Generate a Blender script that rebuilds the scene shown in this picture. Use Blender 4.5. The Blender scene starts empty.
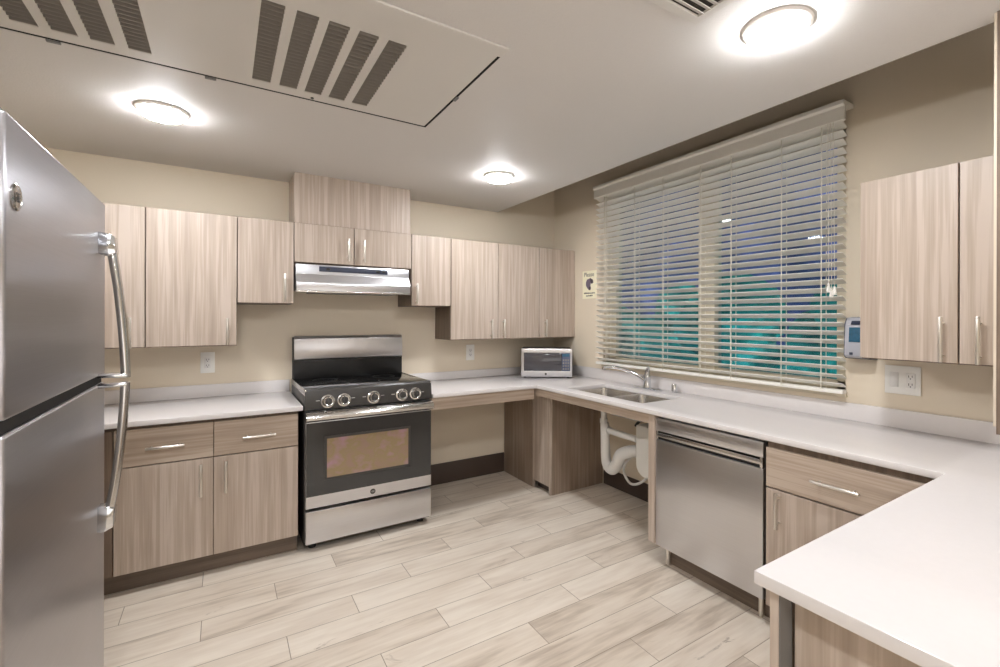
import bpy, bmesh, math, random
from mathutils import Vector, Matrix
PI = math.pi
random.seed(7)
SC = bpy.context.scene
COL = SC.collection
# ------------------------------------------------------------------ helpers
def lin(c):
    return tuple(((v/255.0)/12.92 if v/255.0 <= 0.04045 else ((v/255.0+0.055)/1.055)**2.4) for v in c) + (1.0,)

class MB:
    """collects shapes, then links them as one mesh object"""
    def __init__(s): s.bm = bmesh.new()
    def merge(s, b, mat=None, mi=0):
        if mat is not None: b.transform(mat)
        for f in b.faces: f.material_index = mi
        me = bpy.data.meshes.new('tmp'); b.to_mesh(me); b.free()
        s.bm.from_mesh(me); bpy.data.meshes.remove(me); return s
    def box(s, x0, x1, y0, y1, z0, z1, bev=0.0, seg=2, mat=None, mi=0):
        b = bmesh.new(); bmesh.ops.create_cube(b, size=1.0)
        for v in b.verts:
            v.co = Vector((x0+(v.co.x+.5)*(x1-x0), y0+(v.co.y+.5)*(y1-y0), z0+(v.co.z+.5)*(z1-z0)))
        bmesh.ops.recalc_face_normals(b, faces=b.faces)
        if bev > 0: bmesh.ops.bevel(b, geom=list(b.edges), offset=bev, segments=seg, profile=0.5, affect='EDGES')
        return s.merge(b, mat, mi)
    def cyl(s, p0, p1, r0, r1=None, n=20, bev=0.0, mi=0):
        r1 = r0 if r1 is None else r1
        p0 = Vector(p0); p1 = Vector(p1); d = p1-p0
        b = bmesh.new(); bmesh.ops.create_cone(b, cap_ends=True, segments=n, radius1=r0, radius2=r1, depth=d.length)
        if bev > 0:
            es = [e for e in b.edges if abs(e.verts[0].co.z-e.verts[1].co.z) < 1e-6]
            bmesh.ops.bevel(b, geom=es, offset=bev, segments=2, profile=0.5, affect='EDGES')
        M = Matrix.Translation((p0+p1)/2) @ d.to_track_quat('Z', 'Y').to_matrix().to_4x4()
        return s.merge(b, M, mi)
    def lathe(s, prof, M=None, n=40, mi=0):
        b = bmesh.new(); rings = []
        for r, z in prof:
            if r < 1e-6: rings.append([b.verts.new((0, 0, z))])
            else: rings.append([b.verts.new((r*math.cos(2*PI*k/n), r*math.sin(2*PI*k/n), z)) for k in range(n)])
        for a, c in zip(rings, rings[1:]):
            for k in range(n):
                q = [a[k % len(a)], a[(k+1) % len(a)], c[(k+1) % len(c)], c[k % len(c)]]
                u = []
                for v in q:
                    if v not in u: u.append(v)
                if len(u) > 2: b.faces.new(u)
        bmesh.ops.recalc_face_normals(b, faces=b.faces)
        return s.merge(b, M, mi)
    def prism(s, pts, axis, a0, a1, bev=0.0, mi=0, mat=None):
        """2D outline extruded along an axis; pts are the other two axes in xyz order"""
        b = bmesh.new()
        def mk(p, a):
            return {'x': (a, p[0], p[1]), 'y': (p[0], a, p[1]), 'z': (p[0], p[1], a)}[axis]
        A = [b.verts.new(mk(p, a0)) for p in pts]; B = [b.verts.new(mk(p, a1)) for p in pts]
        b.faces.new(A); b.faces.new(B[::-1])
        for k in range(len(pts)):
            j = (k+1) % len(pts); b.faces.new([A[k], B[k], B[j], A[j]])
        bmesh.ops.recalc_face_normals(b, faces=b.faces)
        if bev > 0: bmesh.ops.bevel(b, geom=list(b.edges), offset=bev, segments=2, profile=0.5, affect='EDGES')
        return s.merge(b, mat, mi)
    def grid(s, axis, us, vs, inside, a0, a1, bev=0.0, mi=0):
        """plate with holes: cells of a grid kept where inside(u, v); extruded along an axis"""
        b = bmesh.new(); V = {}
        def vert(i, j):
            if (i, j) not in V:
                u, v = us[i], vs[j]
                V[(i, j)] = b.verts.new({'z': (u, v, a0), 'x': (a0, u, v), 'y': (u, a0, v)}[axis])
            return V[(i, j)]
        fs = []
        for i in range(len(us)-1):
            for j in range(len(vs)-1):
                if inside((us[i]+us[i+1])/2, (vs[j]+vs[j+1])/2):
                    fs.append(b.faces.new([vert(i, j), vert(i+1, j), vert(i+1, j+1), vert(i, j+1)]))
        r = bmesh.ops.extrude_face_region(b, geom=fs)
        d = {'z': Vector((0, 0, a1-a0)), 'x': Vector((a1-a0, 0, 0)), 'y': Vector((0, a1-a0, 0))}[axis]
        bmesh.ops.translate(b, verts=[g for g in r['geom'] if isinstance(g, bmesh.types.BMVert)], vec=d)
        bmesh.ops.recalc_face_normals(b, faces=b.faces)
        if bev > 0:
            es = [e for e in b.edges if len(e.link_faces) == 2 and e.calc_face_angle(0) > 1.0]
            bmesh.ops.bevel(b, geom=es, offset=bev, segments=2, profile=0.5, affect='EDGES')
        return s.merge(b, None, mi)
    def tube(s, pts, r, n=12, smooth=True, flat=None, mi=0, up=(0, 0, 1)):
        """round (or flat elliptical) tube along a Catmull-Rom path; r may be a list"""
        P = [Vector(p) for p in pts]
        R = list(r) if isinstance(r, (list, tuple)) else [r]*len(P)
        if smooth and len(P) > 2:
            Q = []; RR = []
            for i in range(len(P)-1):
                p0 = P[max(i-1, 0)]; p1 = P[i]; p2 = P[i+1]; p3 = P[min(i+2, len(P)-1)]
                for k in range(6):
                    t = k/6
                    Q.append(0.5*((2*p1)+(p2-p0)*t+(2*p0-5*p1+4*p2-p3)*t*t+(3*p1-p0-3*p2+p3)*t**3))
                    RR.append(R[i]*(1-t)+R[i+1]*t)
            Q.append(P[-1]); RR.append(R[-1]); P, R = Q, RR
        b = bmesh.new(); rings = []; side = None
        for i, p in enumerate(P):
            t = (P[min(i+1, len(P)-1)]-P[max(i-1, 0)]).normalized()
            if side is None:
                u = Vector(up)
                if abs(t.dot(u)) > .95: u = Vector((0, 1, 0)) if flat is None else Vector((0, 1, 0))
                side = t.cross(u).normalized()
            side = (side - t*side.dot(t)).normalized(); nn = side.cross(t)
            fa, fb = (R[i], R[i]) if flat is None else flat
            rings.append([b.verts.new(p+side*fa*math.cos(2*PI*k/n)+nn*fb*math.sin(2*PI*k/n)) for k in range(n)])
        for a, c in zip(rings, rings[1:]):
            for k in range(n): b.faces.new([a[k], a[(k+1) % n], c[(k+1) % n], c[k]])
        b.faces.new(rings[0][::-1]); b.faces.new(rings[-1])
        bmesh.ops.recalc_face_normals(b, faces=b.faces)
        return s.merge(b, None, mi)
    def loops(s, L, closed_last=True, mi=0):
        b = bmesh.new(); R = [[b.verts.new(p) for p in l] for l in L]
        for a, c in zip(R, R[1:]):
            n = len(a)
            for k in range(n): b.faces.new([a[k], a[(k+1) % n], c[(k+1) % n], c[k]])
        if closed_last: b.faces.new(R[-1])
        bmesh.ops.recalc_face_normals(b, faces=b.faces)
        return s.merge(b, None, mi)
    def text(s, body, size, M, ext=0.0004, mi=0):
        cu = bpy.data.curves.new('lettering', 'FONT'); cu.body = body; cu.size = size; cu.extrude = ext
        cu.align_x = 'CENTER'; cu.align_y = 'CENTER'
        o = bpy.data.objects.new('lettering', cu); COL.objects.link(o)
        dg = bpy.context.evaluated_depsgraph_get(); me = bpy.data.meshes.new_from_object(o.evaluated_get(dg))
        b = bmesh.new(); b.from_mesh(me)
        bpy.data.objects.remove(o); bpy.data.meshes.remove(me); bpy.data.curves.remove(cu)
        return s.merge(b, M, mi)
    def build(s, name, mat, parent=None, loc=None, smooth=True):
        me = bpy.data.meshes.new(name)
        if loc is not None: s.bm.transform(Matrix.Translation(-Vector(loc)))
        s.bm.to_mesh(me); s.bm.free()
        for m in (mat if isinstance(mat, (list, tuple)) else [mat]): me.materials.append(m)
        if smooth:
            for p in me.polygons: p.use_smooth = True
            try: me.set_sharp_from_angle(angle=math.radians(35))
            except Exception: pass
        o = bpy.data.objects.new(name, me); COL.objects.link(o)
        if parent is not None: o.parent = parent
        elif loc is not None: o.location = loc
        return o

def rrect(x0, x1, y0, y1, z, r, n=5):
    P = []
    for cx, cy, a in ((x1-r, y1-r, 0), (x0+r, y1-r, PI/2), (x0+r, y0+r, PI), (x1-r, y0+r, 1.5*PI)):
        for k in range(n+1):
            t = a+PI/2*k/n; P.append((cx+r*math.cos(t), cy+r*math.sin(t), z))
    return P

def thing(name, label, cat, loc=(0, 0, 0), rz=0.0, group=None):
    o = bpy.data.objects.new(name, None); COL.objects.link(o); o.empty_display_size = .05
    o.location = loc; o.rotation_euler = (0, 0, rz); o['label'] = label; o['category'] = cat
    if group: o['group'] = group
    return o
def tag(o, label, cat, group=None):
    o['label'] = label; o['category'] = cat
    if group: o['group'] = group
    return o
def struct(o, label=None):
    o['kind'] = 'structure'
    if label: o['label'] = label
    return o
def dup(root, loc, label, rz=None):
    r = root.copy(); COL.objects.link(r); r.location = loc; r['label'] = label
    if rz is not None: r.rotation_euler = (0, 0, rz)
    for ch in list(root.children):
        c = ch.copy(); COL.objects.link(c); c.parent = r
        for g in list(ch.children):
            d = g.copy(); COL.objects.link(d); d.parent = c
    return r

# ------------------------------------------------------------------ materials
def new_mat(name):
    m = bpy.data.materials.new(name); m.use_nodes = True
    nt = m.node_tree; b = nt.nodes['Principled BSDF']
    return m, nt, b
def N(nt, typ, **kw):
    n = nt.nodes.new(typ)
    for k, v in kw.items(): setattr(n, k, v)
    return n
def plain(name, rgb, rough=.5, metal=0.0, spec=None, bump=0.0, bscale=200, var=0.0, coat=0.0):
    m, nt, b = new_mat(name)
    b.inputs['Base Color'].default_value = lin(rgb); b.inputs['Roughness'].default_value = rough; b.inputs['Metallic'].default_value = metal
    if spec is not None: b.inputs['Specular IOR Level'].default_value = spec
    if coat: b.inputs['Coat Weight'].default_value = coat
    tc = N(nt, 'ShaderNodeTexCoord')
    nz = N(nt, 'ShaderNodeTexNoise'); nz.inputs['Scale'].default_value = bscale; nz.inputs['Detail'].default_value = 3
    nt.links.new(tc.outputs['Object'], nz.inputs['Vector'])
    if bump:
        bp = N(nt, 'ShaderNodeBump'); bp.inputs['Strength'].default_value = bump; bp.inputs['Distance'].default_value = .002
        nt.links.new(nz.outputs['Fac'], bp.inputs['Height']); nt.links.new(bp.outputs['Normal'], b.inputs['Normal'])
    if var:
        hs = N(nt, 'ShaderNodeMixRGB'); c = lin(rgb)
        hs.inputs[1].default_value = tuple(max(0, v*(1-var)) for v in c[:3])+(1,); hs.inputs[2].default_value = tuple(min(1, v*(1+var)) for v in c[:3])+(1,)
        nt.links.new(nz.outputs['Fac'], hs.inputs[0]); nt.links.new(hs.outputs[0], b.inputs['Base Color'])
    return m
def wood(name, cols, horizontal=False, rough=.42):
    m, nt, b = new_mat(name); b.inputs['Roughness'].default_value = rough
    tc = N(nt, 'ShaderNodeTexCoord'); oi = N(nt, 'ShaderNodeObjectInfo')
    ad = N(nt, 'ShaderNodeVectorMath', operation='ADD')
    mu = N(nt, 'ShaderNodeVectorMath', operation='SCALE'); mu.inputs[0].default_value = (7.3, 3.1, 9.7)
    nt.links.new(oi.outputs['Random'], mu.inputs['Scale'])
    nt.links.new(tc.outputs['Object'], ad.inputs[0]); nt.links.new(mu.outputs[0], ad.inputs[1])
    def nz(scl, sc, det, rg=.55):
        mp = N(nt, 'ShaderNodeMapping'); mp.inputs['Scale'].default_value = scl
        n = N(nt, 'ShaderNodeTexNoise'); n.inputs['Scale'].default_value = sc; n.inputs['Detail'].default_value = det; n.inputs['Roughness'].default_value = rg
        nt.links.new(ad.outputs[0], mp.inputs['Vector']); nt.links.new(mp.outputs[0], n.inputs['Vector']); return n
    long = (.03, .03, 1) if horizontal else (1, 1, .03)
    long2 = (.02, .02, 1) if horizontal else (1, 1, .02)
    a = nz(long, 48, 3); c = nz(long2, 170, 2); d = nz((.12, .12, 1) if horizontal else (1, 1, .12), 8, 2)
    m1 = N(nt, 'ShaderNodeMath', operation='MULTIPLY_ADD'); m1.inputs[1].default_value = .35
    nt.links.new(c.outputs['Fac'], m1.inputs[0]); nt.links.new(a.outputs['Fac'], m1.inputs[2])
    m2 = N(nt, 'ShaderNodeMath', operation='MULTIPLY_ADD'); m2.inputs[1].default_value = .45
    nt.links.new(d.outputs['Fac'], m2.inputs[0]); nt.links.new(m1.outputs[0], m2.inputs[2])
    rp = N(nt, 'ShaderNodeValToRGB'); e = rp.color_ramp.elements
    e[0].position = .66; e[0].color = lin(cols[0]); e[1].position = 1.14; e[1].color = lin(cols[2])
    k = e.new(.9); k.color = lin(cols[1])
    e[-1].position = 1.0
    sc = N(nt, 'ShaderNodeMath', operation='MULTIPLY'); sc.inputs[1].default_value = .99
    nt.links.new(m2.outputs[0], sc.inputs[0])
    nt.links.new(sc.outputs[0], rp.inputs[0]); nt.links.new(rp.outputs[0], b.inputs['Base Color'])
    return m
def steel(name, rgb, rough=.3, aniso=.75, rot=0.0):
    m, nt, b = new_mat(name)
    b.inputs['Metallic'].default_value = 1; b.inputs['Roughness'].default_value = rough
    b.inputs['Anisotropic'].default_value = aniso; b.inputs['Anisotropic Rotation'].default_value = rot
    tg = N(nt, 'ShaderNodeTangent', direction_type='RADIAL', axis='Z'); nt.links.new(tg.outputs[0], b.inputs['Tangent'])
    tc = N(nt, 'ShaderNodeTexCoord'); mp = N(nt, 'ShaderNodeMapping'); mp.inputs['Scale'].default_value = (2, 2, 300)
    n = N(nt, 'ShaderNodeTexNoise'); n.inputs['Scale'].default_value = 2; n.inputs['Detail'].default_value = 2
    nt.links.new(tc.outputs['Object'], mp.inputs[0]); nt.links.new(mp.outputs[0], n.inputs['Vector'])
    mx = N(nt, 'ShaderNodeMixRGB'); c = lin(rgb)
    mx.inputs[1].default_value = tuple(v*.93 for v in c[:3])+(1,); mx.inputs[2].default_value = tuple(min(1, v*1.07) for v in c[:3])+(1,)
    nt.links.new(n.outputs['Fac'], mx.inputs[0]); nt.links.new(mx.outputs[0], b.inputs['Base Color'])
    return m
def emit(name, rgb, strength):
    m, nt, b = new_mat(name)
    b.inputs['Base Color'].default_value = (1, 1, 1, 1); b.inputs['Emission Color'].default_value = lin(rgb); b.inputs['Emission Strength'].default_value = strength
    return m

M = {}
STEEL_ROT = 0.0
M['wall'] = plain('cream wall paint', (225, 212, 191), .75, bump=.12, bscale=260, var=.015)
M['ceil'] = plain('white textured ceiling paint', (216, 212, 208), .62, bump=.45, bscale=160, var=.02)
M['panelpaint'] = plain('white smooth metal panel', (216, 212, 206), .5, bump=0.05, bscale=30)
M['slotdark'] = plain('dark brown slot dimming tone', (70, 58, 46), .8)  # dark tone for unseen faces, added to cut bounced light in the slot
M['wood'] = wood('greige wood laminate', [(170, 153, 138), (184, 168, 153), (196, 181, 168)])
M['woodh'] = wood('greige wood laminate across', [(162, 144, 127), (180, 162, 145), (192, 176, 160)], horizontal=True)
M['woodshade'] = wood('greige laminate with painted shade', [(132, 114, 99), (146, 127, 111), (158, 140, 124)])  # darker copy of the laminate, knee-space shade put into the colour
M['edge'] = wood('taupe wood edge', [(104, 88, 75), (116, 99, 85), (128, 110, 95)])
M['quartz'] = plain('white quartz', (224, 219, 217), .22, var=.02, bscale=60)
M['steel'] = steel('brushed stainless steel', (214, 214, 217), .30, .75, STEEL_ROT)
M['fridge'] = steel('brushed stainless door', (186, 185, 189), .32, .8, STEEL_ROT)
M['steelp'] = steel('polished stainless', (205, 203, 200), .2, .3)
M['nickel'] = plain('satin nickel', (226, 222, 215), .32, 1.0)
M['chrome'] = plain('chrome', (215, 218, 222), .1, 1.0)
M['blackglass'] = plain('black glass', (16, 16, 17), .06, 0, .6)
M['doorglass'] = plain('dark grey glass', (52, 52, 52), .08, 0, .7)
M['black'] = plain('black enamel', (28, 27, 26), .3)
M['dgrey'] = plain('dark grey enamel', (62, 60, 58), .35)
M['mgrey'] = plain('grey plastic', (120, 118, 116), .45)
M['white'] = plain('white plastic', (240, 238, 232), .35)
M['pvc'] = plain('white vinyl pipe cover', (232, 230, 226), .45)
M['slat'] = plain('white faux wood slat', (244, 241, 233), .4)
M['cord'] = plain('white cord', (220, 214, 200), .7)
M['frame'] = plain('ivory window frame', (214, 203, 180), .5)
M['base'] = plain('dark brown rubber base', (74, 61, 53), .5)
M['kick'] = wood('dark toe kick', [(96, 82, 70), (108, 93, 80), (120, 104, 90)], horizontal=True)
M['lens'] = emit('lit lens', (249, 251, 255), 175)
M['rim'] = emit('lit lens rim', (249, 251, 255), 105)
M['trimring'] = plain('white light trim', (236, 232, 226), .4)
M['dark'] = plain('dark duct interior', (58, 54, 50), .8, var=.3, bscale=25)
M['louver'] = plain('grey brown louver', (150, 143, 135), .5)
M['gap'] = plain('dark gap', (24, 22, 21), .9)
M['paper'] = plain('cream paper', (246, 240, 212), .6)
M['ink'] = plain('dark grey ink', (66, 58, 62), .6)
M['inklight'] = plain('light grey marking', (190, 188, 184), .5)
M['purple'] = plain('purple grey ink', (112, 100, 116), .6, var=.3, bscale=90)
M['blue'] = plain('blue display', (40, 92, 120), .2, var=.4, bscale=60)
M['bluegrey'] = plain('dark blue grey plastic', (54, 60, 78), .35)
M['silver'] = plain('silver grey plastic', (176, 177, 184), .35)
M['mwdoor'] = plain('smoked glass', (70, 68, 72), .1, 0, .7)
M['mwpad'] = plain('blue grey keypad', (84, 92, 116), .2)

def floor_mat():
    m, nt, b = new_mat('wood look plank tile'); b.inputs['Roughness'].default_value = .38
    W, L = .157, .897
    tc = N(nt, 'ShaderNodeTexCoord'); sp = N(nt, 'ShaderNodeSeparateXYZ'); nt.links.new(tc.outputs['Object'], sp.inputs[0])
    def mth(op, a, c=None, d=None):
        n = N(nt, 'ShaderNodeMath', operation=op)
        for i, v in enumerate((a, c, d)):
            if v is None: continue
            if isinstance(v, (int, float)): n.inputs[i].default_value = v
            else: nt.links.new(v, n.inputs[i])
        return n.outputs[0]
    # rows run along X; row edges at y = -1.04 + k*W; joints step by a third of a plank
    yr = mth('DIVIDE', mth('ADD', sp.outputs['Y'], 1.038+10*W), W)
    row = mth('FLOOR', yr); fy = mth('FRACT', yr)
    xs = mth('ADD', mth('ADD', sp.outputs['X'], 40*L-.124), mth('MULTIPLY', row, -.2965))
    xs = mth('ADD', xs, 10*.2965)
    xr = mth('DIVIDE', xs, L); pl = mth('FLOOR', xr); fx = mth('FRACT', xr)
    ey = mth('MULTIPLY', mth('MINIMUM', fy, mth('SUBTRACT', 1.0, fy)), W)
    ex = mth('MULTIPLY', mth('MINIMUM', fx, mth('SUBTRACT', 1.0, fx)), L)
    ed = mth('MINIMUM', ex, ey)
    grout = mth('LESS_THAN', ed, .0016)
    cid = N(nt, 'ShaderNodeCombineXYZ'); nt.links.new(row, cid.inputs[0]); nt.links.new(pl, cid.inputs[1])
    wn = N(nt, 'ShaderNodeTexWhiteNoise', noise_dimensions='3D'); nt.links.new(cid.outputs[0], wn.inputs['Vector'])
    off = N(nt, 'ShaderNodeVectorMath', operation='MULTIPLY_ADD'); nt.links.new(wn.outputs['Color'], off.inputs[0]); off.inputs[1].default_value = (13, 17, 5)
    nt.links.new(tc.outputs['Object'], off.inputs[2])
    def nz(scl, s, det, rg=.6, dist=0):
        mp = N(nt, 'ShaderNodeMapping'); mp.inputs['Scale'].default_value = scl; nt.links.new(off.outputs[0], mp.inputs[0])
        n = N(nt, 'ShaderNodeTexNoise'); n.inputs['Scale'].default_value = s; n.inputs['Detail'].default_value = det; n.inputs['Roughness'].default_value = rg; n.inputs['Distortion'].default_value = dist
        nt.links.new(mp.outputs[0], n.inputs['Vector']); return n.outputs['Fac']
    n1 = nz((.09, 1, 1), 30, 4); n2 = nz((.25, 1, 1), 7, 3, .6, .6); n3 = nz((.3, 1, 1), 9, 5, .7, 1.2)
    v = mth('ADD', mth('MULTIPLY', n1, .5), mth('ADD', mth('MULTIPLY', n2, .6), mth('MULTIPLY', wn.outputs['Value'], .16)))
    rp = N(nt, 'ShaderNodeValToRGB'); e = rp.color_ramp.elements
    e[0].position = .42; e[0].color = lin((178, 163, 146)); e[1].position = .78; e[1].color = lin((229, 219, 205))
    k = e.new(.58); k.color = lin((213, 200, 184))
    nt.links.new(v, rp.inputs[0])
    # sparse dark knots and cracks
    kn = N(nt, 'ShaderNodeValToRGB'); ke = kn.color_ramp.elements
    ke[0].position = .655; ke[0].color = (0, 0, 0, 1); ke[1].position = .74; ke[1].color = (1, 1, 1, 1); nt.links.new(n3, kn.inputs[0])
    mk = N(nt, 'ShaderNodeMixRGB'); mk.inputs[2].default_value = lin((140, 124, 106))
    nt.links.new(mth('MULTIPLY', kn.outputs[0], .8), mk.inputs[0]); nt.links.new(rp.outputs[0], mk.inputs[1])
    mg = N(nt, 'ShaderNodeMixRGB'); mg.inputs[2].default_value = lin((150, 136, 120)); nt.links.new(grout, mg.inputs[0]); nt.links.new(mk.outputs[0], mg.inputs[1])
    nt.links.new(mg.outputs[0], b.inputs['Base Color'])
    bp = N(nt, 'ShaderNodeBump'); bp.inputs['Strength'].default_value = .3; bp.inputs['Distance'].default_value = .001
    nt.links.new(mth('MINIMUM', mth('MULTIPLY', ed, 300), 1.0), bp.inputs['Height']); nt.links.new(bp.outputs[0], b.inputs['Normal'])
    return m
M['floor'] = floor_mat()
def glass_mat():
    m = bpy.data.materials.new('window glass'); m.use_nodes = True; nt = m.node_tree; nt.nodes.clear()
    o = N(nt, 'ShaderNodeOutputMaterial'); t = N(nt, 'ShaderNodeBsdfTransparent'); g = N(nt, 'ShaderNodeBsdfGlossy'); g.inputs['Roughness'].default_value = .02
    t.inputs['Color'].default_value = (.86, .95, .97, 1)
    f = N(nt, 'ShaderNodeFresnel'); f.inputs['IOR'].default_value = 1.38; x = N(nt, 'ShaderNodeMixShader')
    nt.links.new(f.outputs[0], x.inputs[0]); nt.links.new(t.outputs[0], x.inputs[1]); nt.links.new(g.outputs[0], x.inputs[2]); nt.links.new(x.outputs[0], o.inputs['Surface'])
    return m
M['glass'] = glass_mat()
def night_glow_mat(name, stops, scale, strength):
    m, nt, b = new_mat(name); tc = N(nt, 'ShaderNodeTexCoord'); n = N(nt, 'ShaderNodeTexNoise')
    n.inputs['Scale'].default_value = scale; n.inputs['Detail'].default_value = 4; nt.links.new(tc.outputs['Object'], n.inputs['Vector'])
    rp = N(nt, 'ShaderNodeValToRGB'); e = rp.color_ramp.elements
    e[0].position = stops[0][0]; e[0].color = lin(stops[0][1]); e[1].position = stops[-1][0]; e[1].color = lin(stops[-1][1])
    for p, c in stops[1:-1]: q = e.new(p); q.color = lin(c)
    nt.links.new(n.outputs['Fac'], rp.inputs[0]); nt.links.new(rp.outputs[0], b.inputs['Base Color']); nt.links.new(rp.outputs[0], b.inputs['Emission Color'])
    b.inputs['Emission Strength'].default_value = strength; b.inputs['Roughness'].default_value = .8  # night lighting put into emission, these surfaces are no lamps
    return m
M['night_ground'] = night_glow_mat('self-glowing courtyard paving', [(.35, (16, 96, 110)), (.52, (34, 128, 160)), (.68, (80, 158, 200))], 1.6, 1.1)
M['night_hedge'] = night_glow_mat('self-glowing hedge foliage', [(.3, (4, 48, 46)), (.55, (12, 96, 92)), (.72, (40, 150, 146))], 3.0, .9)
M['night_wall'] = night_glow_mat('self-glowing building wall', [(.3, (34, 44, 66)), (.55, (60, 72, 112)), (.72, (98, 108, 168))], 1.2, .7)

# ------------------------------------------------------------------ key sizes
R, ZC, EX = 1.623, 2.26, 1.009           # window wall, ceiling, edge of the dropped ceiling
XL, YF, ZT = -2.08, -6.2, 2.78           # left wall, wall behind the camera, top of the window slot
ZCT, ZCB = .841, .815                    # worktop top and underside
WY0, WY1, WZ0, WZ1 = -2.448, -.68, .978, 2.30   # window opening

# ------------------------------------------------------------------ setting
struct(MB().box(XL-.1, R+.12, YF-.1, .1, -.1, 0).build('floor', M['floor'], loc=(0, 0, 0)), 'pale wood-look plank tile floor')
struct(MB().grid('z', [XL-.1, -1.943, -.173, EX], [YF-.1, -2.122, -1.382, .1],
                 lambda u, v: not (-1.943 < u < -.173 and -2.122 < v < -1.382), ZC, ZT).build('ceiling', M['ceil'], smooth=False), 'white textured dropped ceiling')
struct(MB().box(XL-.1, R+.12, YF-.1, .1, ZT, ZT+.1).build('ceiling', M['slotdark']), 'unseen upper ceiling darkened to dim the window slot')  # out of view, made dark so less light bounces in the slot
struct(MB().box(XL-.1, R+.12, 0, .1, 0, ZT).build('wall_back', M['wall']), 'cream painted back wall')
struct(MB().grid('x', [YF-.1, WY0, WY1, 0], [0, WZ0, WZ1, ZT], lambda u, v: not (WY0 < u < WY1 and WZ0 < v < WZ1), R, R+.12)
       .build('wall_right', M['wall'], smooth=False), 'cream painted window wall')
struct(MB().box(XL-.1, XL, YF, 0, 0, ZT).build('wall_left', M['wall']), 'cream painted left wall')
struct(MB().box(XL-.1, R+.12, YF-.1, YF, 0, ZT).build('wall_front', M['wall']), 'cream painted wall behind the camera')
struct(MB().box(.158, 1.078, -.012, -.0005, 0.0, .165, .002).build('baseboard_back', M['base']), 'dark brown baseboard in the open knee space')
struct(MB().box(R-.012, R-.0005, -1.72, -.70, 0.0, .13, .002).build('baseboard_right', M['base']), 'dark brown baseboard below the sink')
# hanging end of the return wall at the right edge: a narrow face with a dark laminate side
t1 = MB().box(.95, R-.0005, -3.131, -3.124, 1.02, ZC-.0005).build('trim_1', M['wall'], smooth=False); struct(t1, 'cream return edge beside the right wall cabinet')
struct(MB().box(.945, R-.0005, -3.165, -3.1315, .998, ZC-.0005).build('trim_2', M['edge'], smooth=False), 'dark brown panel at the right edge of the view')

struct(MB().box(EX+.0005, EX+.004, YF, -.001, ZC+.001, ZT-.001).build('slot_dimming_face', M['slotdark']), 'added dark facing on the dropped ceiling edge to dim the slot')  # unseen facing added to keep the wall above the window dim
# window
wf = MB()
fx0, fx1 = R+.02, R+.085
wf.box(fx0, fx1, WY1-.125, WY1, WZ0, WZ1, .004).box(fx0, fx1, WY0, WY0+.05, WZ0, WZ1, .004)
wf.box(fx0, fx1, WY0, WY1, WZ0, WZ0+.05, .004).box(fx0, fx1, WY0, WY1, WZ1-.05, WZ1, .004)
wf.box(fx0-.012, fx1, -1.70, -1.58, WZ0, WZ1, .004)
w1 = struct(wf.build('window_1', M['frame'], loc=(fx0, WY0, WZ0)), 'two-pane sliding window with ivory frame')
def win_part(name, mb, mat):
    mb.bm.transform(Matrix.Translation(-Vector((fx0, WY0, WZ0)))); return mb.build(name, mat, w1)
win_part('pane', MB().box(R+.05, R+.056, -1.58, WY1-.125, WZ0+.05, WZ1-.05), M['glass'])
win_part('pane', MB().box(R+.05, R+.056, WY0+.05, -1.70, WZ0+.05, WZ1-.05), M['glass'])
win_part('window_sill', MB().box(R-.018, R+.02, WY0-.01, WY1+.01, WZ0-.028, WZ0, .003), M['frame'])

# outside at night: surfaces glow by themselves instead of being lit
struct(MB().box(R+.13, 9, -9, 14, -.25, -.15).build('ground', M['night_ground']), 'self-glowing courtyard paving outside at night')
struct(MB().box(8.2, 8.6, -9, 14, -.15, 5.5).build('wall_outside', M['night_wall']), 'self-glowing neighbouring building wall outside at night')
hb = MB(); rnd = random.Random(3)
for k in range(90):
    y = -6.5+14*k/90+rnd.uniform(-.2, .2); r = rnd.uniform(.3, .55); x = 5.0+rnd.uniform(-.25, .35); z = rnd.uniform(.0, 1.55)
    b = bmesh.new(); bmesh.ops.create_icosphere(b, subdivisions=2, radius=r)
    for v in b.verts: v.co *= 1+rnd.uniform(-.16, .16)
    hb.merge(b, Matrix.Translation((x, y, z)))
hg = tag(hb.build('hedge', M['night_hedge'], smooth=False), 'self-glowing dark green hedge outside the window at night', 'hedge'); hg['kind'] = 'stuff'

# ------------------------------------------------------------------ blinds
bl = thing('window_blind', 'white horizontal slat blind hanging over the wide window', 'window blind', (1.56, -1.555, .965))
BO = (1.56, -1.555, .965)
def bpart(name, mb, mat, parent=None):
    mb.bm.transform(Matrix.Translation(-Vector(BO))); return mb.build(name, mat, parent or bl)
by0, by1 = -2.463, -.664
v = MB()
v.prism([(1.532, 2.305), (1.525, 2.31), (1.525, 2.372), (1.515, 2.382), (1.515, 2.40), (1.535, 2.40), (1.62, 2.40), (1.62, 2.38), (1.54, 2.38), (1.54, 2.305)], 'y', by0-.018, by1-.005)
bpart('valance', v, M['slat'])
bpart('headrail', MB().box(1.545, 1.60, by0+.005, by1-.005, 2.325, 2.375, .003), M['slat'])
sl = MB(); tilt = math.radians(25); ns = 31; pitch = (2.30-1.015)/(ns-1)
for k in range(ns):
    z = 1.015+pitch*k
    Mx = Matrix.Translation((1.575, 0, z)) @ Matrix.Rotation(tilt, 4, 'Y')
    # slightly crowned slat section, room edge tilted up
    pts = [(-.025, 0), (-.012, .0018), (0, .0024), (.012, .0018), (.025, 0), (.025, -.0026), (.012, -.001), (0, -.0004), (-.012, -.001), (-.025, -.0026)]
    sl.prism(pts, 'y', by0, by1, mat=Mx)
bpart('slats', sl, M['slat'])
bpart('bottom_rail', MB().box(1.552, 1.602, by0, by1, .972, .990, .004), M['slat'])
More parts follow.
